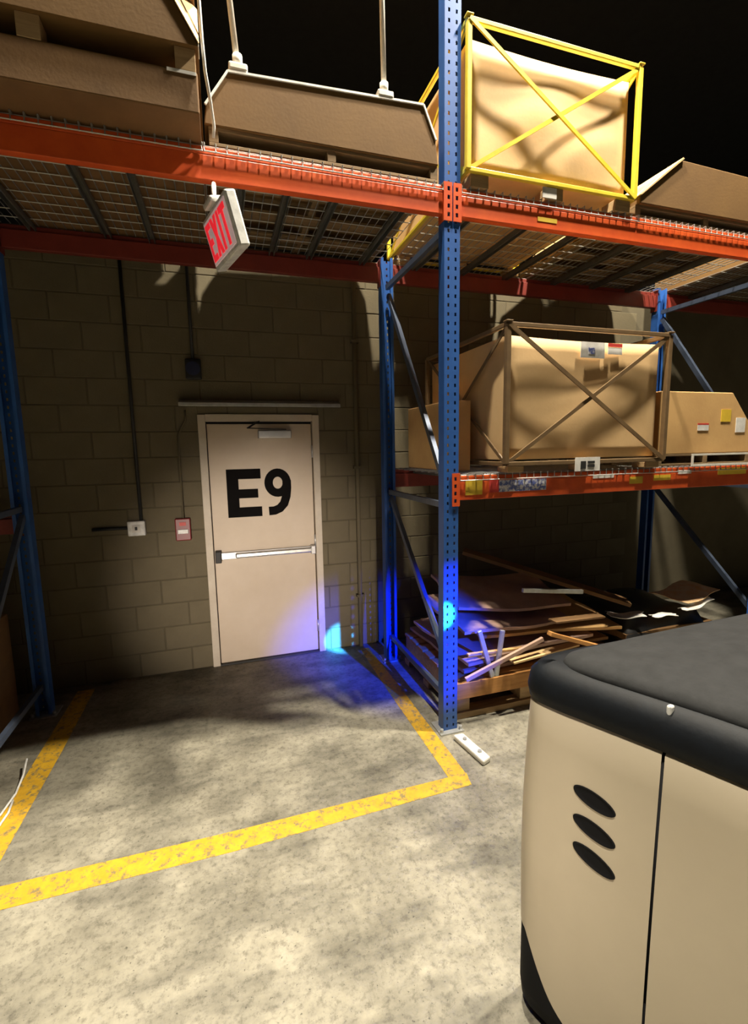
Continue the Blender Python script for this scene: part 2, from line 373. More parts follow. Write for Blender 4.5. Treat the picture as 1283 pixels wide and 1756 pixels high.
def make_frame(X, label):
    f = thing('upright_frame', (X, FD/2, 0), label, 'rack frame', 'upright frames of the pallet rack')
    for yf, s in ((0.0, 1), (FD, -1)):
        b = B(); post_mesh(b, X, yf, s, 5.6 if s > 0 else 3.36); b.build('post', 'blue_steel', f)
        yc = yf+0.036*s
        B().box(X-0.085, X+0.085, yc-0.075, yc+0.085, 0, 0.010).build('base_plate', 'galvanised', f)
        for dx in (-0.068, 0.068): B().tube([(X+dx, yc-0.05, 0.010), (X+dx, yc-0.05, 0.034)], 0.012, 6).build('anchor_bolt', 'galvanised', f)
    ya, yb = 0.075, FD-0.075
    for z in (0.22, 1.50, 3.14): B().bar((X, ya, z), (X, yb, z), 0.030, 0.038).build('brace', 'brace_steel', f)
    for za, zb in ((0.45, 1.45), (1.58, 3.08)): B().bar((X+0.012, ya, za), (X+0.012, yb, zb), 0.030, 0.040).build('brace', 'brace_steel', f)
    return f
XL, XR = -2.66, 2.86
make_frame(0.0, 'bright blue slotted upright frame in the middle of the picture')
make_frame(XL, 'dark blue upright frame at the left edge of the picture')
make_frame(XR, 'dark upright frame behind the vehicle at the far right')

ZU0, ZU1 = 3.185, 3.335
ZM0, ZM1 = 1.535, 1.685
def make_beam(xa, xb, front, z0, z1, label, holes=True):
    y = 0.0 if front else FD; s = 1 if front else -1
    bm_ = thing('load_beam', ((xa+xb)/2, y, z0), label, 'rack beam', 'orange load beams of the pallet rack')
    cmat = 'orange_steel' if front else 'orange_steel_shaded'
    ya, yb = sorted((y+0.004*s, y+0.048*s))
    b = B().box(xa+0.057, xb-0.057, ya, yb, z0, z1-0.035)
    yc, yd = sorted((y+0.004*s, y+0.028*s)); b.box(xa+0.057, xb-0.057, yc, yd, z1-0.035, z1)
    b.build('beam', cmat, bm_, bevel=0.004)
    for xe, sg in ((xa, 1), (xb, -1)):
        b = B(); t = 0.004
        zc0, zc1 = z0-0.035, z1+0.02
        u0_, u1_ = sorted((xe+sg*0.0525, xe+sg*0.0565)); b.box(u0_, u1_, *sorted((y-0.008*s, y+0.065*s)), zc0, zc1)
        yy = sorted((y-0.008*s, y-0.003*s))
        xs = [0.004, 0.018, 0.034, 0.0525]
        rows = []; z = zc0; hgt = (zc1-zc0)/9.0
        for k in range(9):
            if k % 2 == 0: segs = ((xs[0], xs[3]),)
            else: segs = ((xs[0], xs[1]), (xs[2], xs[3]))
            for a, c in segs: b.box(*sorted((xe+sg*a, xe+sg*c)), yy[0], yy[1], z, z+hgt)
            z += hgt
        b.build('end_connector', cmat, bm_)
    return bm_
ub_l = make_beam(XL, 0, True, ZU0, ZU1, 'orange front beam carrying the open cartons above the exit door')
ub_r = make_beam(0, XR, True, ZU0, ZU1, 'orange upper front beam below the yellow-framed crate')
make_beam(XL, 0, False, ZU0, ZU1, 'rear beam darkened to a shaded red high on the wall above the exit door')
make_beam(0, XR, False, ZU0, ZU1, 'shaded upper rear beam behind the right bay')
mb_r = make_beam(0, XR, True, ZM0, ZM1, 'orange lower beam with stickers below the brown-framed crate')
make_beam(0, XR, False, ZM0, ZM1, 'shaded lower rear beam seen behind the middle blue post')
make_beam(XL-2.66, XL, False, 1.33, 1.47, 'shaded beam of the neighbouring bay at the left edge')
def sticker(beam, x0, x1, z0, z1, m, y=0.0):
    B().box(x0, x1, y+0.0020, y+0.0045, z0, z1).build('sticker', m, beam)
sticker(mb_r, 0.10, 0.22, 1.565, 1.655, 'sticker_yellow'); sticker(mb_r, 0.27, 0.34, 1.575, 1.655, 'sticker_red')
sticker(mb_r, 0.34, 0.70, 1.575, 1.65, 'sticker_blue'); sticker(mb_r, 1.08, 1.26, 1.635, 1.66, 'paper')
sticker(mb_r, 1.40, 1.52, 1.585, 1.635, 'sticker_yellow'); sticker(mb_r, 1.62, 1.78, 1.60, 1.64, 'sticker_yellow'); sticker(mb_r, 1.85, 1.98, 1.64, 1.668, 'paper')
sticker(mb_r, 2.25, 2.55, 1.62, 1.672, 'sticker_yellow')
sticker(ub_r, 0.58, 0.72, 3.225, 3.25, 'sticker_yellow')

def wire_deck(xa, xb, zt, supports, label):
    d = thing('wire_deck', ((xa+xb)/2, FD/2, zt), label, 'wire deck', 'wire decks on the rack beams')
    b = B(); r = 0.0032
    ya, yb = 0.012, FD-0.012
    n = int((xb-xa)/0.052)
    for i in range(n+1):
        x = xa+(xb-xa)*i/n
        b.tube([(x, -0.006, zt-0.036), (x, -0.005, zt+0.004), (x, 0.03, zt+0.003), (x, yb, zt+0.003)], [0.0045, 0.0045, r, r], 4)
    for k in range(11):
        y = ya+(yb-ya)*k/10; b.tube([(xa, y, zt-0.003), (xb, y, zt-0.003)], r, 4)
    b.tube([(xa, -0.0075, zt-0.034), (xb, -0.0075, zt-0.034)], r, 4)
    o = b.build('wire_mesh', 'wire_steel', d); o['kind'] = 'stuff'
    for x in supports:
        s = B().box(x-0.019, x-0.015, 0.03, FD-0.03, zt-0.045, zt-0.007).box(x+0.015, x+0.019, 0.03, FD-0.03, zt-0.045, zt-0.007).box(x-0.019, x+0.019, 0.03, FD-0.03, zt-0.011, zt-0.007)
        s.build('support_channel', 'channel_steel', d)
ZD = ZU1+0.008
wire_deck(XL+0.06, -1.345, ZD, (-2.42, -1.98, -1.71), 'wire deck above the exit door, left panel by the shaded carton')
wire_deck(-1.335, -0.06, ZD, (-1.15, -0.90, -0.62, -0.2), 'wire deck above the exit door, right panel next to the blue post')
wire_deck(0.06, 1.345, ZD, (0.25, 0.68, 1.1), 'wire deck under the yellow-framed crate')
wire_deck(1.355, XR-0.06, ZD, (1.6, 2.03, 2.45), 'wire deck under the open carton at upper right')
ZMD = ZM1+0.008
wire_deck(0.06, 1.345, ZMD, (0.25, 0.68, 1.1), 'wire deck under the brown-framed crate')
wire_deck(1.355, XR-0.06, ZMD, (1.6, 2.03, 2.45), 'wire deck under the low carton beside the brown-framed crate')

# ------------------------------------------------------------------ loads on the rack
def pallet(xa, xb, ya, yb, z, h, label, m='wood_shaded', top=True):
    p = thing('pallet', ((xa+xb)/2, (ya+yb)/2, z), label, 'pallet', 'wooden pallets')
    t = 0.016
    n = 5
    for k in range(n):
        y = ya+(yb-ya-0.10)*k/(n-1); B().box(xa, xb, y, y+0.10, z, z+t).build('bottom_board', m, p, bevel=0.002)
    for k in range(3):
        x = xa+(xb-xa-0.045)*k/2; B().box(x, x+0.045, ya, yb, z+t, z+h-t).build('stringer', m, p, bevel=0.002)
    n = 7
    for k in range(n):
        y = ya+(yb-ya-0.105)*k/(n-1); B().box(xa, xb, y, y+0.105, z+h-t, z+h).build('top_board', m, p, bevel=0.002)
    return p

def carton_prism(name, poly, ya, yb, m, label, cat='carton', group=None):
    c = thing(name, (sum(p[0] for p in poly)/len(poly), (ya+yb)/2, min(p[1] for p in poly)), label, cat, group)
    B().prism(poly, 1, ya, yb).build('body', m, c, bevel=0.006)
    return c
ZT = ZD+0.008
# carton group at the upper left: flat carton, then a tapered carton on wooden feet
lc = carton_prism('flat_carton', [(-2.46, ZT), (-1.345, ZT), (-1.345, 3.515), (-2.46, 3.515)], -0.20, 1.33, 'cardboard_brown', 'flat brown carton in shade on the upper left deck')
B().box(-1.47, -1.35, -0.203, -0.200, 3.500, 3.513).build('edge_glint', 'paper', lc)  # painted highlight along the carton's top edge
tc_ = thing('tapered_carton', (-1.9, 0.45, 3.515), 'large cardboard carton with a cut corner reaching out of the upper left corner', 'carton')
b = B(); V = [b.bm.verts.new(p) for p in ((-2.46, -0.22, 3.605), (-1.335, -0.22, 3.605), (-1.335, 1.31, 3.605), (-2.46, 1.31, 3.605),
     (-2.46, -0.22, 3.872), (-1.49, -0.22, 3.87), (-1.49, -0.22, 3.872), (-1.335, -0.055, 3.87), (-1.335, -0.055, 3.872), (-1.335, 1.31, 3.872), (-2.46, 1.31, 3.872))]
for f in ((0, 1, 5, 6, 4), (1, 7, 5), (5, 7, 8, 6), (1, 2, 9, 8, 7), (2, 3, 10, 9), (3, 0, 4, 10), (4, 6, 8, 9, 10), (3, 2, 1, 0)): b.bm.faces.new([V[i] for i in f])
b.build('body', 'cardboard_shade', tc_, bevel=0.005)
b = B(); W_ = [b.bm.verts.new(p) for p in ((-1.333, -0.2225, 3.612), (-1.488, -0.223, 3.870), (-1.3325, -0.057, 3.870), (-1.331, -0.2265, 3.614), (-1.486, -0.227, 3.872), (-1.3305, -0.061, 3.872))]
for f in ((0, 1, 2), (5, 4, 3), (0, 3, 4, 1), (1, 4, 5, 2), (2, 5, 3, 0)): b.bm.faces.new([W_[i] for i in f])
b.build('corner_flap', 'cardboard_pale', tc_)  # paler than the body, light on the cut corner put into the colour
o = thing('plain_carton', (-1.9, 0.5, 3.876), 'unseen carton added above the large carton at upper left, shading the beam', 'carton')  # added out of view to cast shade on the left beam
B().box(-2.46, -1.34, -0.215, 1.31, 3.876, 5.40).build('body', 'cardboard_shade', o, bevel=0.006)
B().box(-1.93, -1.87, -0.2165, -0.215, 3.876, 5.40).build('tape', 'cardboard_pale', o)
for x in (-2.42, -2.02, -1.435):
    for y in (-0.20, 0.32, 0.83): B().box(x, x+0.085, y, y+0.09, 3.515, 3.605).build('wooden_foot', 'wood', tc_, bevel=0.003)
B().box(-1.336, -1.332, -0.222, -0.15, 3.605, 3.64).build('corner_clip', 'paper', tc_)
st = B(); st.tube([(-1.326, -0.19, 4.3), (-1.324, -0.185, 4.0), (-1.318, -0.19, 3.66), (-1.312, -0.17, 3.55), (-1.295, -0.10, 3.47), (-1.285, -0.05, 3.40), (-1.29, -0.03, 3.36)], 0.0075, 6)
tag(st.build('hanging_strap', 'paper'), 'pale strap hanging beside the large tapered carton at upper left', 'strap')

# open tapered carton between
pallet(-1.31, -0.085, 0.015, 1.33, ZT, 0.085, 'shaded wooden pallet under the wide brown carton above the door')
z0 = ZT+0.085
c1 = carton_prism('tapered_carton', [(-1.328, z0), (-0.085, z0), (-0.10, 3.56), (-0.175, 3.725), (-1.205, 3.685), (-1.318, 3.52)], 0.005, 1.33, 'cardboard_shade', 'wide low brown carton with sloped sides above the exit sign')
for pts in (((-1.318, 3.523), (-1.205, 3.688), (-0.175, 3.728), (-0.10, 3.563)),):
    b = B()
    for a, c in zip(pts, pts[1:]): b.bar((a[0], 0.004, a[1]), (c[0], 0.004, c[1]), 0.012, 0.010)
    b.build('lit_edge', 'paper', c1)  # white strips painted in for the lit edges of the carton
for i, (x, zf) in enumerate(((-1.155, 3.699), (-0.395, 3.7225))):
    p = thing('steel_pole', (x, 0.03, zf), ('slim white pole standing on the wide brown carton, near its left end', 'slim white pole standing on the wide brown carton, nearer the blue post')[i], 'pole', 'slim white poles')
    B().tube([(x, 0.03, zf+0.02), (x-(0.09 if i == 0 else 0.01), 0.03, 4.9)], 0.0145, 10).build('pole', 'white_steel', p)
    B().box(x-0.045, x+0.045, -0.005, 0.085, zf, zf+0.035).build('foot', 'white_steel', p, bevel=0.008)
    B().tube([(x, 0.03, zf+0.035), (x, 0.03, zf+0.085)], 0.024, 10).build('collar', 'white_steel', p)

def wavy_carton(b, xa, xb, ya, yb, za, zb, amp, seed):
    # box with gently bulging, dented front face
    rnd = random.Random(seed); nx, nz = 14, 10
    ph = [rnd.uniform(0, 6.28) for _ in range(6)]
    G = []
    for j in range(nz+1):
        row = []
        for i in range(nx+1):
            u, v = i/nx, j/nz
            d = math.sin(PI*u)*math.sin(PI*v)
            y = ya - amp*d*(0.35+0.5*math.sin(5*u+ph[0])*math.sin(4*v+ph[1])+0.35*math.sin(9*u-7*v+ph[2]))
            z = za+(zb-za)*v - (0.5*amp)*(v**3)*math.sin(PI*u)
            row.append(b.bm.verts.new((xa+(xb-xa)*u, y, z)))
        G.append(row)
    for j in range(nz):
        for i in range(nx):
            f = b.bm.faces.new((G[j][i], G[j][i+1], G[j+1][i+1], G[j+1][i])); f.smooth = True
    back = [[b.bm.verts.new((G[j][i].co.x, yb, G[j][i].co.z)) for i in range(nx+1)] for j in range(nz+1)]
    for j in range(nz):
        b.bm.faces.new((G[j][0], G[j+1][0], back[j+1][0], back[j][0])); b.bm.faces.new((G[j+1][nx], G[j][nx], back[j][nx], back[j+1][nx]))
        for i in range(nx): b.bm.faces.new((back[j][i+1], back[j][i], back[j+1][i], back[j+1][i+1]))
    for i in range(nx):
        b.bm.faces.new((G[nz][i], G[nz][i+1], back[nz][i+1], back[nz][i])); b.bm.faces.new((G[0][i+1], G[0][i], back[0][i], back[0][i+1]))
    return b

def crate(xa, xb, ya, yb, zbase, za, zb, fm, cm, label, seed, rr, amp):
    c = thing('framed_crate', ((xa+xb)/2, (ya+yb)/2, zbase), label, 'crate', 'cardboard crates in steel frames')
    wavy_carton(B(), xa+0.03, xb-0.03, ya+0.055, yb-0.03, za+0.025, zb-0.05, amp, seed).build('carton', cm, c)
    cor = [(xa, ya), (xb, ya), (xb, yb), (xa, yb)]
    for i in range(4):
        p, q = cor[i], cor[(i+1) % 4]
        B().bar((p[0], p[1], za), (p[0], p[1], zb), rr*2, rr*2, (0, 1, 0)).build('corner_post', fm, c, bevel=0.004)
        for z in (za, zb): B().bar((p[0], p[1], z), (q[0], q[1], z), rr*1.7, rr*1.7).build('rail', fm, c, bevel=0.004)
    y = ya-0.004
    B().bar((xa, y, za), (xb, y, zb), 0.010, rr*1.5, (0, 0, 1)).build('cross_brace', fm, c)
    B().bar((xa, y-0.010, zb), (xb, y-0.010, za), 0.010, rr*1.5, (0, 0, 1)).build('cross_brace', fm, c)
    for x in (xa, xb):
        B().bar((x, ya, za), (x, yb, zb), 0.010, rr*1.4).build('cross_brace', fm, c)
        B().bar((x, ya, zb), (x, yb, za), 0.008, rr*1.4).build('cross_brace', fm, c)
    for x in (xa+0.02, (xa+xb)/2-0.06, xb-0.14):
        for yy in (ya+0.005, yb-0.13): B().box(x, x+0.12, yy, yy+0.12, zbase, za-rr*0.85).build('wooden_foot', 'wood', c, bevel=0.004)
    for (xx, yy) in cor[:2]: B().box(xx-rr*1.4, xx+rr*1.4, yy-rr*1.4, yy+rr*1.4, zb+rr*0.8, zb+rr*1.4).build('corner_cap', fm, c, bevel=0.003)
    return c
k1 = crate(0.092, 1.295, -0.01, 1.33, ZT, 3.435, 4.195, 'yellow_steel', 'cardboard_pale', 'tan wrapped carton in a yellow steel frame with crossed braces', 3, 0.015, 0.030)
B().box(0.60, 0.70, -0.012, -0.006, ZT+0.005, 3.415).build('label_tag', 'paper', k1)
k2 = crate(0.338, 1.605, -0.07, 1.10, ZMD+0.008, 1.755, 2.590, 'tan_steel', 'cardboard_pale', 'tan carton in a brown steel frame with crossed braces on the lower beam', 11, 0.016, 0.022)
B().box(0.905, 1.095, -0.036, -0.032, 2.425, 2.525).build('shipping_label', 'paper', k2)
B().box(1.125, 1.24, -0.034, -0.030, 2.455, 2.50).build('shipping_label', 'paper', k2)
B().box(1.125, 1.24, -0.035, -0.031, 2.502, 2.525).build('shipping_label', 'sticker_red', k2)
B().box(0.965, 1.015, -0.0375, -0.0361, 2.45, 2.49).build('label_print', 'sticker_blue', k2)
lt = B().box(0.85, 1.045, -0.092, -0.084, ZMD+0.002, 1.785).build('label_tag', 'paper', k2)
B().box(0.89, 0.93, -0.0945, -0.092, 1.71, 1.76).box(0.945, 1.0, -0.0945, -0.092, 1.72, 1.735).box(0.945, 1.0, -0.0945, -0.092, 1.745, 1.76).build('label_print', 'dark_metal', lt)

# cartons right of the crates
pallet(1.345, 2.60, 0.02, 1.30, ZT, 0.075, 'pallet under the open brown carton at upper right')
z0 = ZT+0.075
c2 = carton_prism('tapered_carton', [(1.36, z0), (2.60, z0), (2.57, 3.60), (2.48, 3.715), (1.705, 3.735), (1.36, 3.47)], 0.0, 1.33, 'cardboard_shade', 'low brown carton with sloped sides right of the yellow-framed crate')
b = B().prism([(1.352, 3.474), (1.36, 3.4715), (1.5325, 3.605), (1.704, 3.7375), (1.695, 3.745), (1.525, 3.613)], 1, -0.012, 1.31)
b.build('side_flap', 'cardboard_pale', c2)  # pale colour stands for light on the sloped side
pallet(1.66, 2.60, 0.02, 0.95, ZMD+0.008, 0.085, 'pallet with pale boards under the carton beside the brown-framed crate')
z0 = ZMD+0.093
c3 = carton_prism('tapered_carton', [(1.665, z0), (2.60, z0), (2.58, 2.0), (2.37, 2.235), (1.665, 2.235)], 0.02, 1.12, 'cardboard', 'tan carton with one sloped corner beside the brown-framed crate')
B().box(2.03, 2.14, 0.0165, 0.0195, 1.955, 1.995).build('shipping_label', 'paper', c3)
B().box(2.03, 2.14, 0.0165, 0.0195, 1.997, 2.008).build('shipping_label', 'sticker_red', c3)
B().box(2.26, 2.36, 0.0165, 0.0195, 2.02, 2.11).build('shipping_label', 'sticker_yellow', c3)
B().box(2.42, 2.52, 0.0165, 0.0195, 1.94, 2.05).build('shipping_label', 'paper', c3)
fr_ = thing('document_frame', (2.2, -0.02, ZMD), 'thin white rectangular frame on the beam below the tan carton', 'frame')
for a in ((1.95, 2.62, 1.772, 1.785), (1.95, 2.62, ZMD+0.003, ZMD+0.016), (1.95, 1.965, ZMD+0.016, 1.772), (2.605, 2.62, ZMD+0.016, 1.772)):
    B().box(a[0], a[1], -0.022, -0.012, a[2], a[3]).build('edge_strip', 'white_steel', fr_)
# carton further back, seen past the middle post
o = carton_prism('plain_carton', [(0.14, ZMD+0.012), (0.30, ZMD+0.012), (0.30, 2.18), (0.14, 2.18)], 0.30, 1.05, 'cardboard', 'narrow brown carton behind the middle blue post, left of the framed crate')

# neighbouring bays added to block lamp light; only near ends come into view
for xa, xb, nm in ((XL-2.66, XL, 'left'), (XR, XR+2.66, 'right')):
    make_beam(xa, xb, True, ZU0, ZU1, 'upper front beam of the neighbouring bay on the %s' % nm)
    make_beam(xa, xb, False, ZU0, ZU1, 'upper rear beam of the neighbouring bay on the %s' % nm)
    wire_deck(xa+0.06, xb-0.06, ZD, (xa+0.4, xa+1.3, xa+2.2), 'wire deck of the neighbouring bay on the %s' % nm)
    o = thing('plain_carton', ((xa+xb)/2, 0.6, ZT), 'wide added carton on the upper deck of the neighbouring bay on the %s' % nm, 'carton')
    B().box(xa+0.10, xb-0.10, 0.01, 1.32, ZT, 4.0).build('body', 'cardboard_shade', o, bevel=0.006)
    B().box((xa+xb)/2-0.03, (xa+xb)/2+0.03, 0.0085, 0.01, ZT, 4.0).build('tape', 'cardboard_pale', o)
# left neighbour bay
nb_ = thing('plain_carton', (-3.35, 0.6, 0), 'big shaded brown carton on the floor at the left edge', 'carton')
B().box(-3.9, -2.80, 0.10, 1.12, 0.0, 0.79).build('body', 'cardboard_brown', nb_, bevel=0.008)
B().box(-3.9, -2.80, 0.57, 0.63, 0.79, 0.7925).build('tape', 'cardboard_pale', nb_)
for i, pts in enumerate((((-2.555, 0.50, 0.06), (-2.535, 0.38, 0.035), (-2.53, 0.25, 0.012), (-2.545, 0.10, 0.008), (-2.565, 0.02, 0.008)), ((-2.525, 0.20, 0.010), (-2.512, 0.10, 0.008), (-2.52, 0.0, 0.008), (-2.55, -0.15, 0.008)))):
    tag(B().tube(pts, 0.006, 6).build('plastic_strap', 'white_plastic'), ('longer pale plastic strap curling on the floor beside the left yellow line', 'shorter pale plastic strap lying nearest the left yellow line')[i], 'strap', 'loose plastic straps')

# ------------------------------------------------------------------ exit sign
def exit_sign():
    L_, H_, T_ = 0.38, 0.235, 0.055
    ang = math.radians(15.6)
    ex = Vector((math.sin(ang), -math.cos(ang), 0))          # reading direction
    tilt = math.radians(15)
    nrm0 = Vector((-math.cos(ang), -math.sin(ang), 0))       # toward the reader
    ez = (Vector((0, 0, 1))*math.cos(tilt) + nrm0*math.sin(tilt)); en = ex.cross(ez)*-1
    if en.dot(nrm0) < 0: en = -en
    base = Vector((-1.262, -0.10, 2.905))
    M = Matrix(((ex.x, -en.x, ez.x, base.x), (ex.y, -en.y, ez.y, base.y), (ex.z, -en.z, ez.z, base.z), (0, 0, 0, 1)))
    s = thing('exit_sign', (0, 0, 0), 'tilted white exit sign with red EXIT letters hanging from the beam', 'exit sign')
    s.matrix_world = M
    B().box(-L_/2, L_/2, -T_/2, T_/2, -H_/2, H_/2).build('housing', 'white_plastic', s, bevel=0.010, local=True)
    B().box(-L_/2+0.022, L_/2-0.022, -T_/2-0.004, -T_/2, -H_/2+0.022, H_/2-0.022).build('face_panel', 'sign_face', s, local=True)
    y0, y1 = -T_/2-0.007, -T_/2-0.004; h = 0.082; t = 0.026
    xs = (-0.155, -0.072, 0.030, 0.068); wd = 0.072
    B().box(xs[0], xs[0]+t, y0, y1, -h, h).box(xs[0]+t, xs[0]+wd, y0, y1, -h, -h+t).box(xs[0]+t, xs[0]+wd, y0, y1, h-t, h).box(xs[0]+t, xs[0]+wd-0.01, y0, y1, -t/2, t/2).build('letter', 'sign_red', s, local=True)
    x = xs[1]; B().prism([(x, -h), (x+t+0.004, -h), (x+0.088, h), (x+0.088-t-0.004, h)], 1, y0, y1).prism([(x+0.088, -h), (x+0.088-t-0.004, -h), (x, h), (x+t+0.004, h)], 1, y0-0.0005, y1).build('letter', 'sign_red', s, local=True)
    B().box(xs[2], xs[2]+t, y0, y1, -h, h).build('letter', 'sign_red', s, local=True)
    x = xs[3]; B().box(x, x+0.084, y0, y1, h-t, h).box(x+0.029, x+0.055, y0, y1, -h, h-t).build('letter', 'sign_red', s, local=True)
    # ceiling canopy and stem
    B().box(-0.06, 0.06, -0.05, 0.05, H_/2, H_/2+0.028).build('canopy', 'white_plastic', s, bevel=0.010, local=True)
    T1 = M.inverted() @ Vector((-1.30, 0.02, ZU0)); T1 = Vector(T1)
    B().tube([(-0.03, 0, H_/2+0.02), T1], 0.011, 10).build('stem', 'white_steel', s, local=True)
exit_sign()

# ------------------------------------------------------------------ post protector and pile in the right bay
pg = thing('post_guard', (0.0, -0.22, 0), 'small worn white guard rail at the foot of the middle blue post', 'post guard')
B().prism([(-0.025, -0.09), (0.045, -0.09), (0.085, -0.36), (0.02, -0.385)], 2, 0.0, 0.035).build('rail', 'white_steel', pg, bevel=0.010)
B().tube([(0.02, -0.16, 0.035), (0.02, -0.16, 0.045)], 0.014, 6).build('bolt', 'galvanised', pg)
B().tube([(0.045, -0.30, 0.035), (0.045, -0.30, 0.045)], 0.014, 6).build('bolt', 'galvanised', pg)

pp = thing('pallet', (0.75, 0.6, 0), 'pallet with an orange-brown front board on the floor by the post', 'pallet', 'wooden pallets')
B().box(0.09, 1.45, 0.08, 0.11, 0.155, 0.27).build('front_board', 'orange_wood', pp, bevel=0.004)
for k in range(7):
    y = 0.12+0.135*k; B().box(0.09, 1.45, y, y+0.11, 0.25, 0.272).build('top_board', 'orange_wood', pp, bevel=0.003)
for x in (0.10, 0.62, 1.31): B().box(x, x+0.11, 0.12, 1.04, 0.045, 0.25).build('stringer', 'wood', pp, bevel=0.003)
for y in (0.10, 0.55, 0.95): B().box(0.09, 1.45, y, y+0.10, 0.0, 0.045).build('bottom_board', 'wood', pp, bevel=0.003)

def sheet(name, c, sx, sy, th, rot, m, label, cat, group, curl=0.0, seed=0):
    rnd = random.Random(seed); nx, ny = 8, 5
    b = B(); T, U = [], []
    ph = rnd.uniform(0, 6)
    for j in range(ny+1):
        a, d = [], []
        for i in range(nx+1):
            u, v = i/nx-0.5, j/ny-0.5
            z = curl*(math.sin(4*u+ph)*0.5+math.cos(5*v+ph)*0.3+u*u*1.5)
            x = u*sx + 0.012*math.sin(9*v+ph); y = v*sy+0.010*math.sin(8*u+ph)
            a.append(b.bm.verts.new((x, y, z+th/2))); d.append(b.bm.verts.new((x, y, z-th/2)))
        T.append(a); U.append(d)
    for j in range(ny):
        for i in range(nx):
            b.bm.faces.new((T[j][i], T[j][i+1], T[j+1][i+1], T[j+1][i])); b.bm.faces.new((U[j][i+1], U[j][i], U[j+1][i], U[j+1][i+1]))
    for i in range(nx):
        b.bm.faces.new((T[0][i+1], T[0][i], U[0][i], U[0][i+1])); b.bm.faces.new((T[ny][i], T[ny][i+1], U[ny][i+1], U[ny][i]))
    for j in range(ny):
        b.bm.faces.new((T[j][0], T[j+1][0], U[j+1][0], U[j][0])); b.bm.faces.new((T[j+1][nx], T[j][nx], U[j][nx], U[j+1][nx]))
    o = b.build(name, m, local=True); o.location = c; o.rotation_euler = rot
    return tag(o, label, cat, group)
G_ = 'flattened cartons piled in the lower right bay'
FC = (((0.80, 0.64, 0.300), 1.25, 0.90, (0.0, 0.0, 0.03), 'cardboard_mauve', 'flattened mauve-brown carton lowest in the pile on the orange pallet', 0.012),
      ((0.86, 0.645, 0.350), 1.20, 0.88, (0.0, -0.02, -0.05), 'cardboard_brown', 'flattened dark brown carton just above the lowest sheet of the pile', 0.015),
      ((0.70, 0.535, 0.420), 1.10, 0.84, (0.03, -0.03, 0.06), 'cardboard_mauve', 'flattened carton lying in the middle of the pile next to the post', 0.020),
      ((0.98, 0.56, 0.500), 1.15, 0.78, (0.04, 0.03, -0.12), 'cardboard', 'flattened tan carton bent down toward the vehicle hood', 0.020),
      ((0.62, 0.50, 0.600), 0.92, 0.70, (0.07, 0.02, 0.05), 'cardboard_mauve', 'flattened reddish carton second from the top of the pile', 0.020),
      ((0.70, 0.56, 0.720), 0.92, 0.60, (0.14, 0.06, -0.08), 'cardboard_mauve', 'flattened brown carton on top of the pile by the post', 0.020))
for k, (c_, sx, sy, ro, m_, l_, cu) in enumerate(FC): sheet('flattened_carton', c_, sx, sy, 0.022, ro, m_, l_, 'carton', G_, cu, k+1)
bars = (((0.12, 0.015, 0.33), (0.72, 0.015, 0.53), 'mauve'), ((0.345, 0.052, 0.30), (0.24, 0.052, 0.64), ''), ((0.375, 0.052, 0.30), (0.42, 0.052, 0.62), ''), ((0.62, 0.12, 0.86), (1.12, 0.10, 0.80), ''))
bl = ('rusty folded steel bar slanting up to the right across the carton pile', 'pale steel bar leaning left in the carton pile near the post', 'pale upright steel bar in the carton pile near the post', 'pale steel rail lying on top of the carton pile')
for (p, q, m_), l_ in zip(bars, bl):
    o = B().bar(p, q, 0.022, 0.030).build('steel_bar', 'cardboard_mauve' if m_ else 'galvanised', bevel=0.003); tag(o, l_, 'steel bar', 'steel bars in the pile')
tag(B().bar((0.76, 0.0, 0.57), (1.50, 0.01, 0.29), 0.045, 0.030).build('wood_slat', 'orange_wood', bevel=0.004), 'brown wooden slat sloping down from the pile to the vehicle hood', 'wood slat')
tag(B().bar((0.55, 0.85, 1.00), (1.62, 0.16, 0.64), 0.16, 0.03).build('wood_slat', 'cardboard_brown', bevel=0.004), 'wide dark slat lying slanted behind the pile of cartons', 'wood slat')
SC = (((0.17, 0.082, 0.47), (0.60, 0.082, 0.455), 0.03, 0.012, 'cardboard', 'torn tan cardboard strip sticking out of the pile beside the post'),
      ((0.48, 0.03, 0.395), (1.02, 0.03, 0.445), 0.07, 0.012, 'cardboard_pale', 'pale cardboard strip low in the middle of the pile'),
      ((0.80, 0.02, 0.645), (1.25, 0.05, 0.62), 0.08, 0.012, 'cardboard_brown', 'dark brown cardboard strip high in the pile, right of the bars'))
for p, q, wd, th, m_, l_ in SC: tag(B().bar(p, q, wd, th).build('cardboard_scrap', m_), l_, 'cardboard', 'torn strips in the pile')
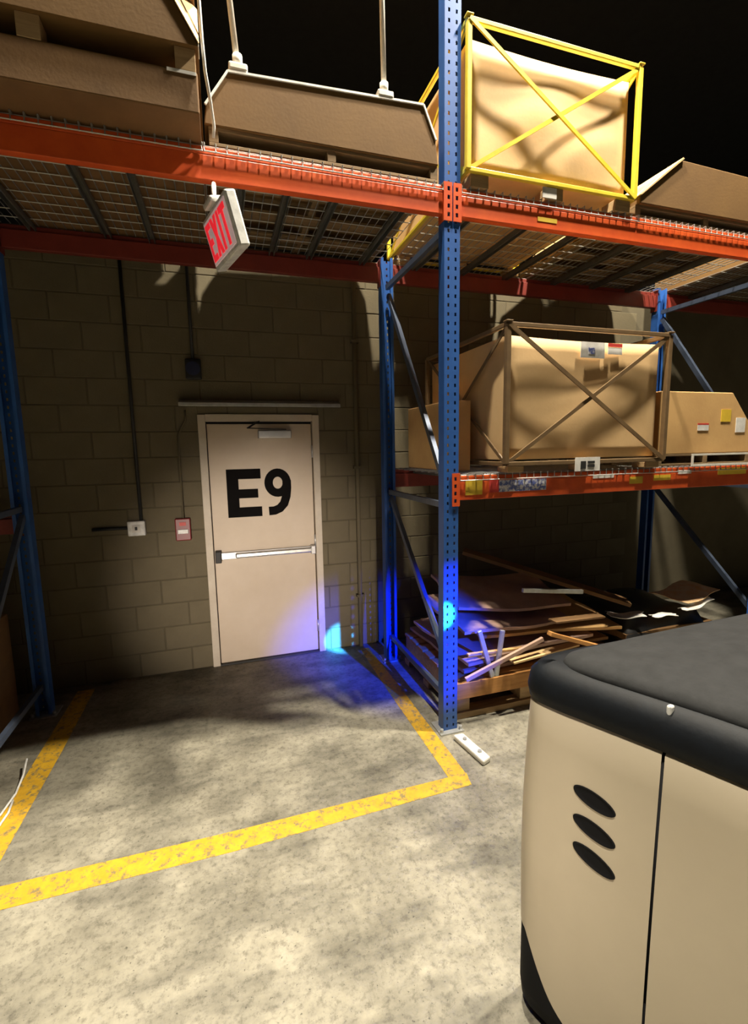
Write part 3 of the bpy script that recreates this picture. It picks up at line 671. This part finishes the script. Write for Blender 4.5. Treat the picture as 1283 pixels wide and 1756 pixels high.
# dark covered load further right with papers on it
dl = thing('covered_load', (2.05, 0.6, 0), 'black plastic covered load on the floor behind the vehicle hood', 'covered load')
b = B(); N_ = 12
rows = []
for j in range(N_+1):
    row = []
    for i in range(N_+1):
        u, v = i/N_, j/N_
        e = min(u, 1-u, v, 1-v)
        z = 0.50*(1-math.exp(-e*14))+0.02*math.sin(9*u+3*v)+0.015*math.sin(13*v)
        row.append(b.bm.verts.new((1.52+1.08*u, 0.06+1.05*v, max(z, 0.0))))
    rows.append(row)
for j in range(N_):
    for i in range(N_):
        f = b.bm.faces.new((rows[j][i], rows[j][i+1], rows[j+1][i+1], rows[j+1][i])); f.smooth = True
b.build('cover', 'black_plastic_bag', dl)
B().box(1.60, 2.52, 0.15, 1.02, 0.0, 0.38).build('core', 'cardboard_brown', dl)
for i, (c_, sx, sy, rz_, m_, l_) in enumerate((((1.66, 0.22, 0.515), 0.26, 0.10, -0.5, 'paper', 'white paper sheet lying on the edge of the black covered load'),
        ((1.90, 0.09, 0.525), 0.18, 0.07, -0.3, 'paper', 'small white paper slip in front of the other paper sheet'),
        ((2.38, 0.30, 0.60), 0.52, 0.30, 0.25, 'paper_orange', 'orange and white printed sheet on top of the black covered load'),
        ((2.32, 0.14, 0.545), 0.42, 0.06, 0.22, 'paper', 'narrow white sheet edge below the orange printed sheet'))):
    sheet('paper_sheet', c_, sx, sy, 0.004, (0.05, -0.03, rz_), m_, l_, 'paper', 'loose papers', 0.015, 20+i)

# ------------------------------------------------------------------ truck at the lower right
def smooth_loop(pts, n):
    # closed Catmull-Rom, n samples per span
    out = []; m = len(pts)
    for i in range(m):
        p0, p1, p2, p3 = [Vector(pts[(i+k-1) % m]) for k in range(4)]
        for k in range(n):
            t = k/n
            out.append(0.5*((2*p1)+(-p0+p2)*t+(2*p0-5*p1+4*p2-p3)*t*t+(-p0+3*p1-3*p2+p3)*t*t*t))
    return out
FOOT = [(1.05, -1.45), (0.45, -1.425), (-0.10, -1.415), (-0.36, -1.42), (-0.45, -1.445), (-0.483, -1.50), (-0.462, -1.575), (-0.420, -1.66), (-0.343, -1.815), (-0.273, -1.975), (-0.17, -2.22), (-0.08, -2.45), (0.02, -2.66), (0.25, -2.82), (0.8, -2.9), (1.3, -2.9), (1.45, -2.6), (1.45, -1.8), (1.35, -1.52)]
loop = smooth_loop([(a, b_) for a, b_ in FOOT], 6)
cen = Vector((0.45, -2.15))
NL = len(loop)
nrm = []
for i in range(NL):
    d = (loop[(i+1) % NL]-loop[i-1]).normalized(); nn = Vector((-d.y, d.x))
    if nn.dot(loop[i]-cen) < 0: nn = -nn
    nrm.append(nn)
truck = thing('industrial_truck', (0.45, -2.15, 0), 'beige industrial truck with black hood and three oval side vents, lower right', 'vehicle')
def ring(b, off, zf):
    return [b.bm.verts.new((*(loop[i]+nrm[i]*off), zf(i) if callable(zf) else zf)) for i in range(NL)]
def loft(b, rings, cap0=False, cap1=False, sm=True):
    for A, D in zip(rings, rings[1:]):
        for i in range(NL):
            f = b.bm.faces.new((A[i], A[(i+1) % NL], D[(i+1) % NL], D[i])); f.smooth = sm
    if cap0: b.bm.faces.new(rings[0][::-1])
    if cap1: b.bm.faces.new(rings[-1])
# dark core and bumper skirt
b = B(); loft(b, [ring(b, -0.012, 0.06), ring(b, -0.012, 1.12)], True, True); b.build('core', 'black_rubber', truck)
b = B(); loft(b, [ring(b, 0.004, 0.05), ring(b, 0.010, 0.10), ring(b, 0.010, 0.30), ring(b, -0.008, 0.36)], True, True); b.build('bumper_skirt', 'black_rubber', truck)
# beige side panels with a curved lower edge; seam between them
iS = min(range(NL), key=lambda i: (loop[i]-Vector((-0.343, -1.806))).length)
def arc(i): return i
cum = [0.0]
for i in range(1, NL): cum.append(cum[-1]+(loop[i]-loop[i-1]).length)
iC = min(range(NL), key=lambda i: (loop[i]-Vector((-0.483, -1.50))).length)
def zlow(i):
    s = cum[i]-cum[iC]
    if s < 0: return 0.32
    return 0.07+0.25*math.exp(-(s/0.085)**1.3)
def panel(i0, i1, name):
    b = B(); nz = 10; cols = []
    for i in range(i0, i1+1):
        zl = zlow(i); col = []
        for k in range(nz+1):
            v = k/nz; z = zl+(1.098-zl)*v
            off = 0.012*(1-v)+0.010*math.sin(PI*v)
            p = loop[i]+nrm[i]*off
            col.append(b.bm.verts.new((p.x, p.y, z)))
        p = loop[i]+nrm[i]*(-0.014); col.append(b.bm.verts.new((p.x, p.y, 1.106)))
        cols.append(col)
    for A, D in zip(cols, cols[1:]):
        for k in range(len(A)-1):
            f = b.bm.faces.new((A[k], D[k], D[k+1], A[k+1])); f.smooth = True
    o = b.build(name, 'beige_paint', truck)
    return o
panel(8, iS, 'side_panel'); 
# second panel starts a few millimetres after the seam
b = B(); nz = 10; cols = []
dS = (loop[iS+1]-loop[iS]).normalized()
for i in range(iS, 75):
    base = loop[i]+(dS*0.007 if i == iS else Vector((0, 0))); zl = zlow(i); col = []
    for k in range(nz+1):
        v = k/nz; off = 0.012*(1-v)+0.010*math.sin(PI*v); p = base+nrm[i]*off; col.append(b.bm.verts.new((p.x, p.y, zl+(1.098-zl)*v)))
    p = base+nrm[i]*(-0.014); col.append(b.bm.verts.new((p.x, p.y, 1.106))); cols.append(col)
for A, D in zip(cols, cols[1:]):
    for k in range(len(A)-1):
        f = b.bm.faces.new((A[k], D[k], D[k+1], A[k+1])); f.smooth = True
b.build('side_panel', 'beige_paint', truck)
# black rim band and grey hood
b = B(); loft(b, [ring(b, -0.02, 1.100), ring(b, 0.004, 1.110), ring(b, 0.010, 1.14), ring(b, 0.002, 1.185), ring(b, -0.022, 1.212), ring(b, -0.06, 1.222), ring(b, -0.09, 1.218)], True, True); rim = b.build('hood_rim', 'black_vinyl_hood', truck)
b = B(); R_ = []
def sring(sc, z, k):
    out = []
    for i in range(NL):
        p = cen+(loop[i]-cen)*sc
        out.append(b.bm.verts.new((p.x, p.y, z+0.05*k*max(0.0, min(1.0, (p.x+0.25)/0.7)))))
    return out
for sc, z, k in ((0.93, 1.205, 0), (0.915, 1.232, 0.2), (0.88, 1.246, 0.5), (0.80, 1.258, 0.8), (0.6, 1.27, 1), (0.3, 1.28, 1)):
    R_.append(sring(sc, z, k))
loft(b, R_, True, True); b.build('hood', 'grey_hood', truck)
# oval vents on the near side panel
def face_point(px, py):
    # intersection of a picture ray with the vertical plane of the side panel
    d = fw + rt*((px-641.5)/FPX) + up*((878-py)/FPX)
    A = Vector((-0.447, -1.60, 0)); D = Vector((-0.343, -1.815, 0)); n_ = Vector((D.y-A.y, -(D.x-A.x), 0)).normalized()
    t = (A-CAM).dot(n_)/d.dot(n_); return CAM+d*t, n_, (D-A).normalized()
PV, nv, tv = face_point(1022, 1370)
if nv.dot(CAM-PV) < 0: nv = -nv
from mathutils.bvhtree import BVHTree
sp = bpy.data.objects['side_panel']; tl = Vector(truck.location)
bvh = BVHTree.FromPolygons([v.co+tl for v in sp.data.vertices], [tuple(p.vertices) for p in sp.data.polygons])
for pa, pb_ in (((988, 1346), (1057, 1395)), ((988, 1394), (1057, 1448)), ((988, 1440), (1057, 1500))):
    A, _, _ = face_point(*pa); D, _, _ = face_point(*pb_)
    c = (A+D)/2; ax = (D-A); hl = ax.length/2; ax.normalize(); ay = nv.cross(ax).normalized()
    b = B(); rings = []
    for s_, dn in ((1.04, 0.0005), (1.0, 0.004), (0.93, 0.0035), (0.88, 0.0012), (0.5, 0.0012), (0.2, 0.0012)):
        rg = []
        for k in range(28):
            t = 2*PI*k/28; p = c+ax*math.cos(t)*hl*s_+ay*math.sin(t)*0.0235*s_
            hit = bvh.ray_cast(p+nv*0.2, -nv)[0] or p
            rg.append(b.bm.verts.new(hit+nv*dn))
        rings.append(rg)
    for Q, S in zip(rings, rings[1:]):
        for i in range(28): b.bm.faces.new((Q[i], Q[(i+1) % 28], S[(i+1) % 28], S[i])).smooth = True
    b.bm.faces.new(rings[-1])
    b.build('vent', 'black_rubber', truck)
rbvh = BVHTree.FromPolygons([v.co+tl for v in rim.data.vertices], [tuple(p.vertices) for p in rim.data.polygons])
for px, py, hw_, hh_ in ((1150, 1218, 0.009, 0.014), (1128, 1194, 0.006, 0.009)):
    d = (fw + rt*((px-641.5)/FPX) + up*((878-py)/FPX)).normalized(); P = rbvh.ray_cast(CAM, d)[0]
    B().box(P.x-hw_, P.x+hw_, P.y-0.006, P.y+0.006, P.z-hh_, P.z+hh_).build('latch', 'white_plastic', truck, bevel=0.005)
# guard post and lamp outside the picture
B().tube([(0.62, -2.05, 1.2), (0.62, -2.05, 2.1), (0.75, -2.2, 2.15), (1.2, -2.3, 2.15)], 0.022, 10).build('guard_post', 'black_rubber', truck)
lh = B().tube([BLUE+Vector((0.09, -0.22, 0.11)), BLUE+Vector((0.035, -0.10, 0.05)), BLUE+Vector((0.012, -0.04, 0.02))], [0.03, 0.045, 0.05], 16).build('safety_lamp', 'black_rubber', truck)
B().tube([BLUE+Vector((0.012, -0.04, 0.02)), BLUE+Vector((0.008, -0.026, 0.014))], 0.044, 16).build('lens', 'lens_blue', lh)
B().bar(BLUE+Vector((0.06, -0.16, 0.08)), (0.62, -2.05, 1.75), 0.02, 0.02).build('lamp_bracket', 'black_rubber', truck)

# ------------------------------------------------------------------ high-bay lamp housings, the second and third for added lamps
for (x, y, z), l_ in ((LAMP_A, 'high-bay lamp hanging above the rack face'), (LAMP_C, 'added high-bay lamp above the right bay, brightening the crates'), (LAMP_B, 'added high-bay lamp over the aisle, lighting the truck side')):
    h = thing('high_bay_lamp', (x, y, z), l_, 'lamp', 'high-bay lamps')
    B().tube([(x, y, z+0.08), (x, y, z+0.20), (x, y, z+0.34)], [0.26, 0.16, 0.08], 20).build('reflector', 'aluminium', h)
    B().tube([(x, y, z+0.34), (x, y, 9.0)], 0.012, 8).build('stem', 'dark_metal', h)
    B().tube([(x, y, z+0.06), (x, y, z+0.078)], 0.25, 20).build('lens', 'lens_warm', h)
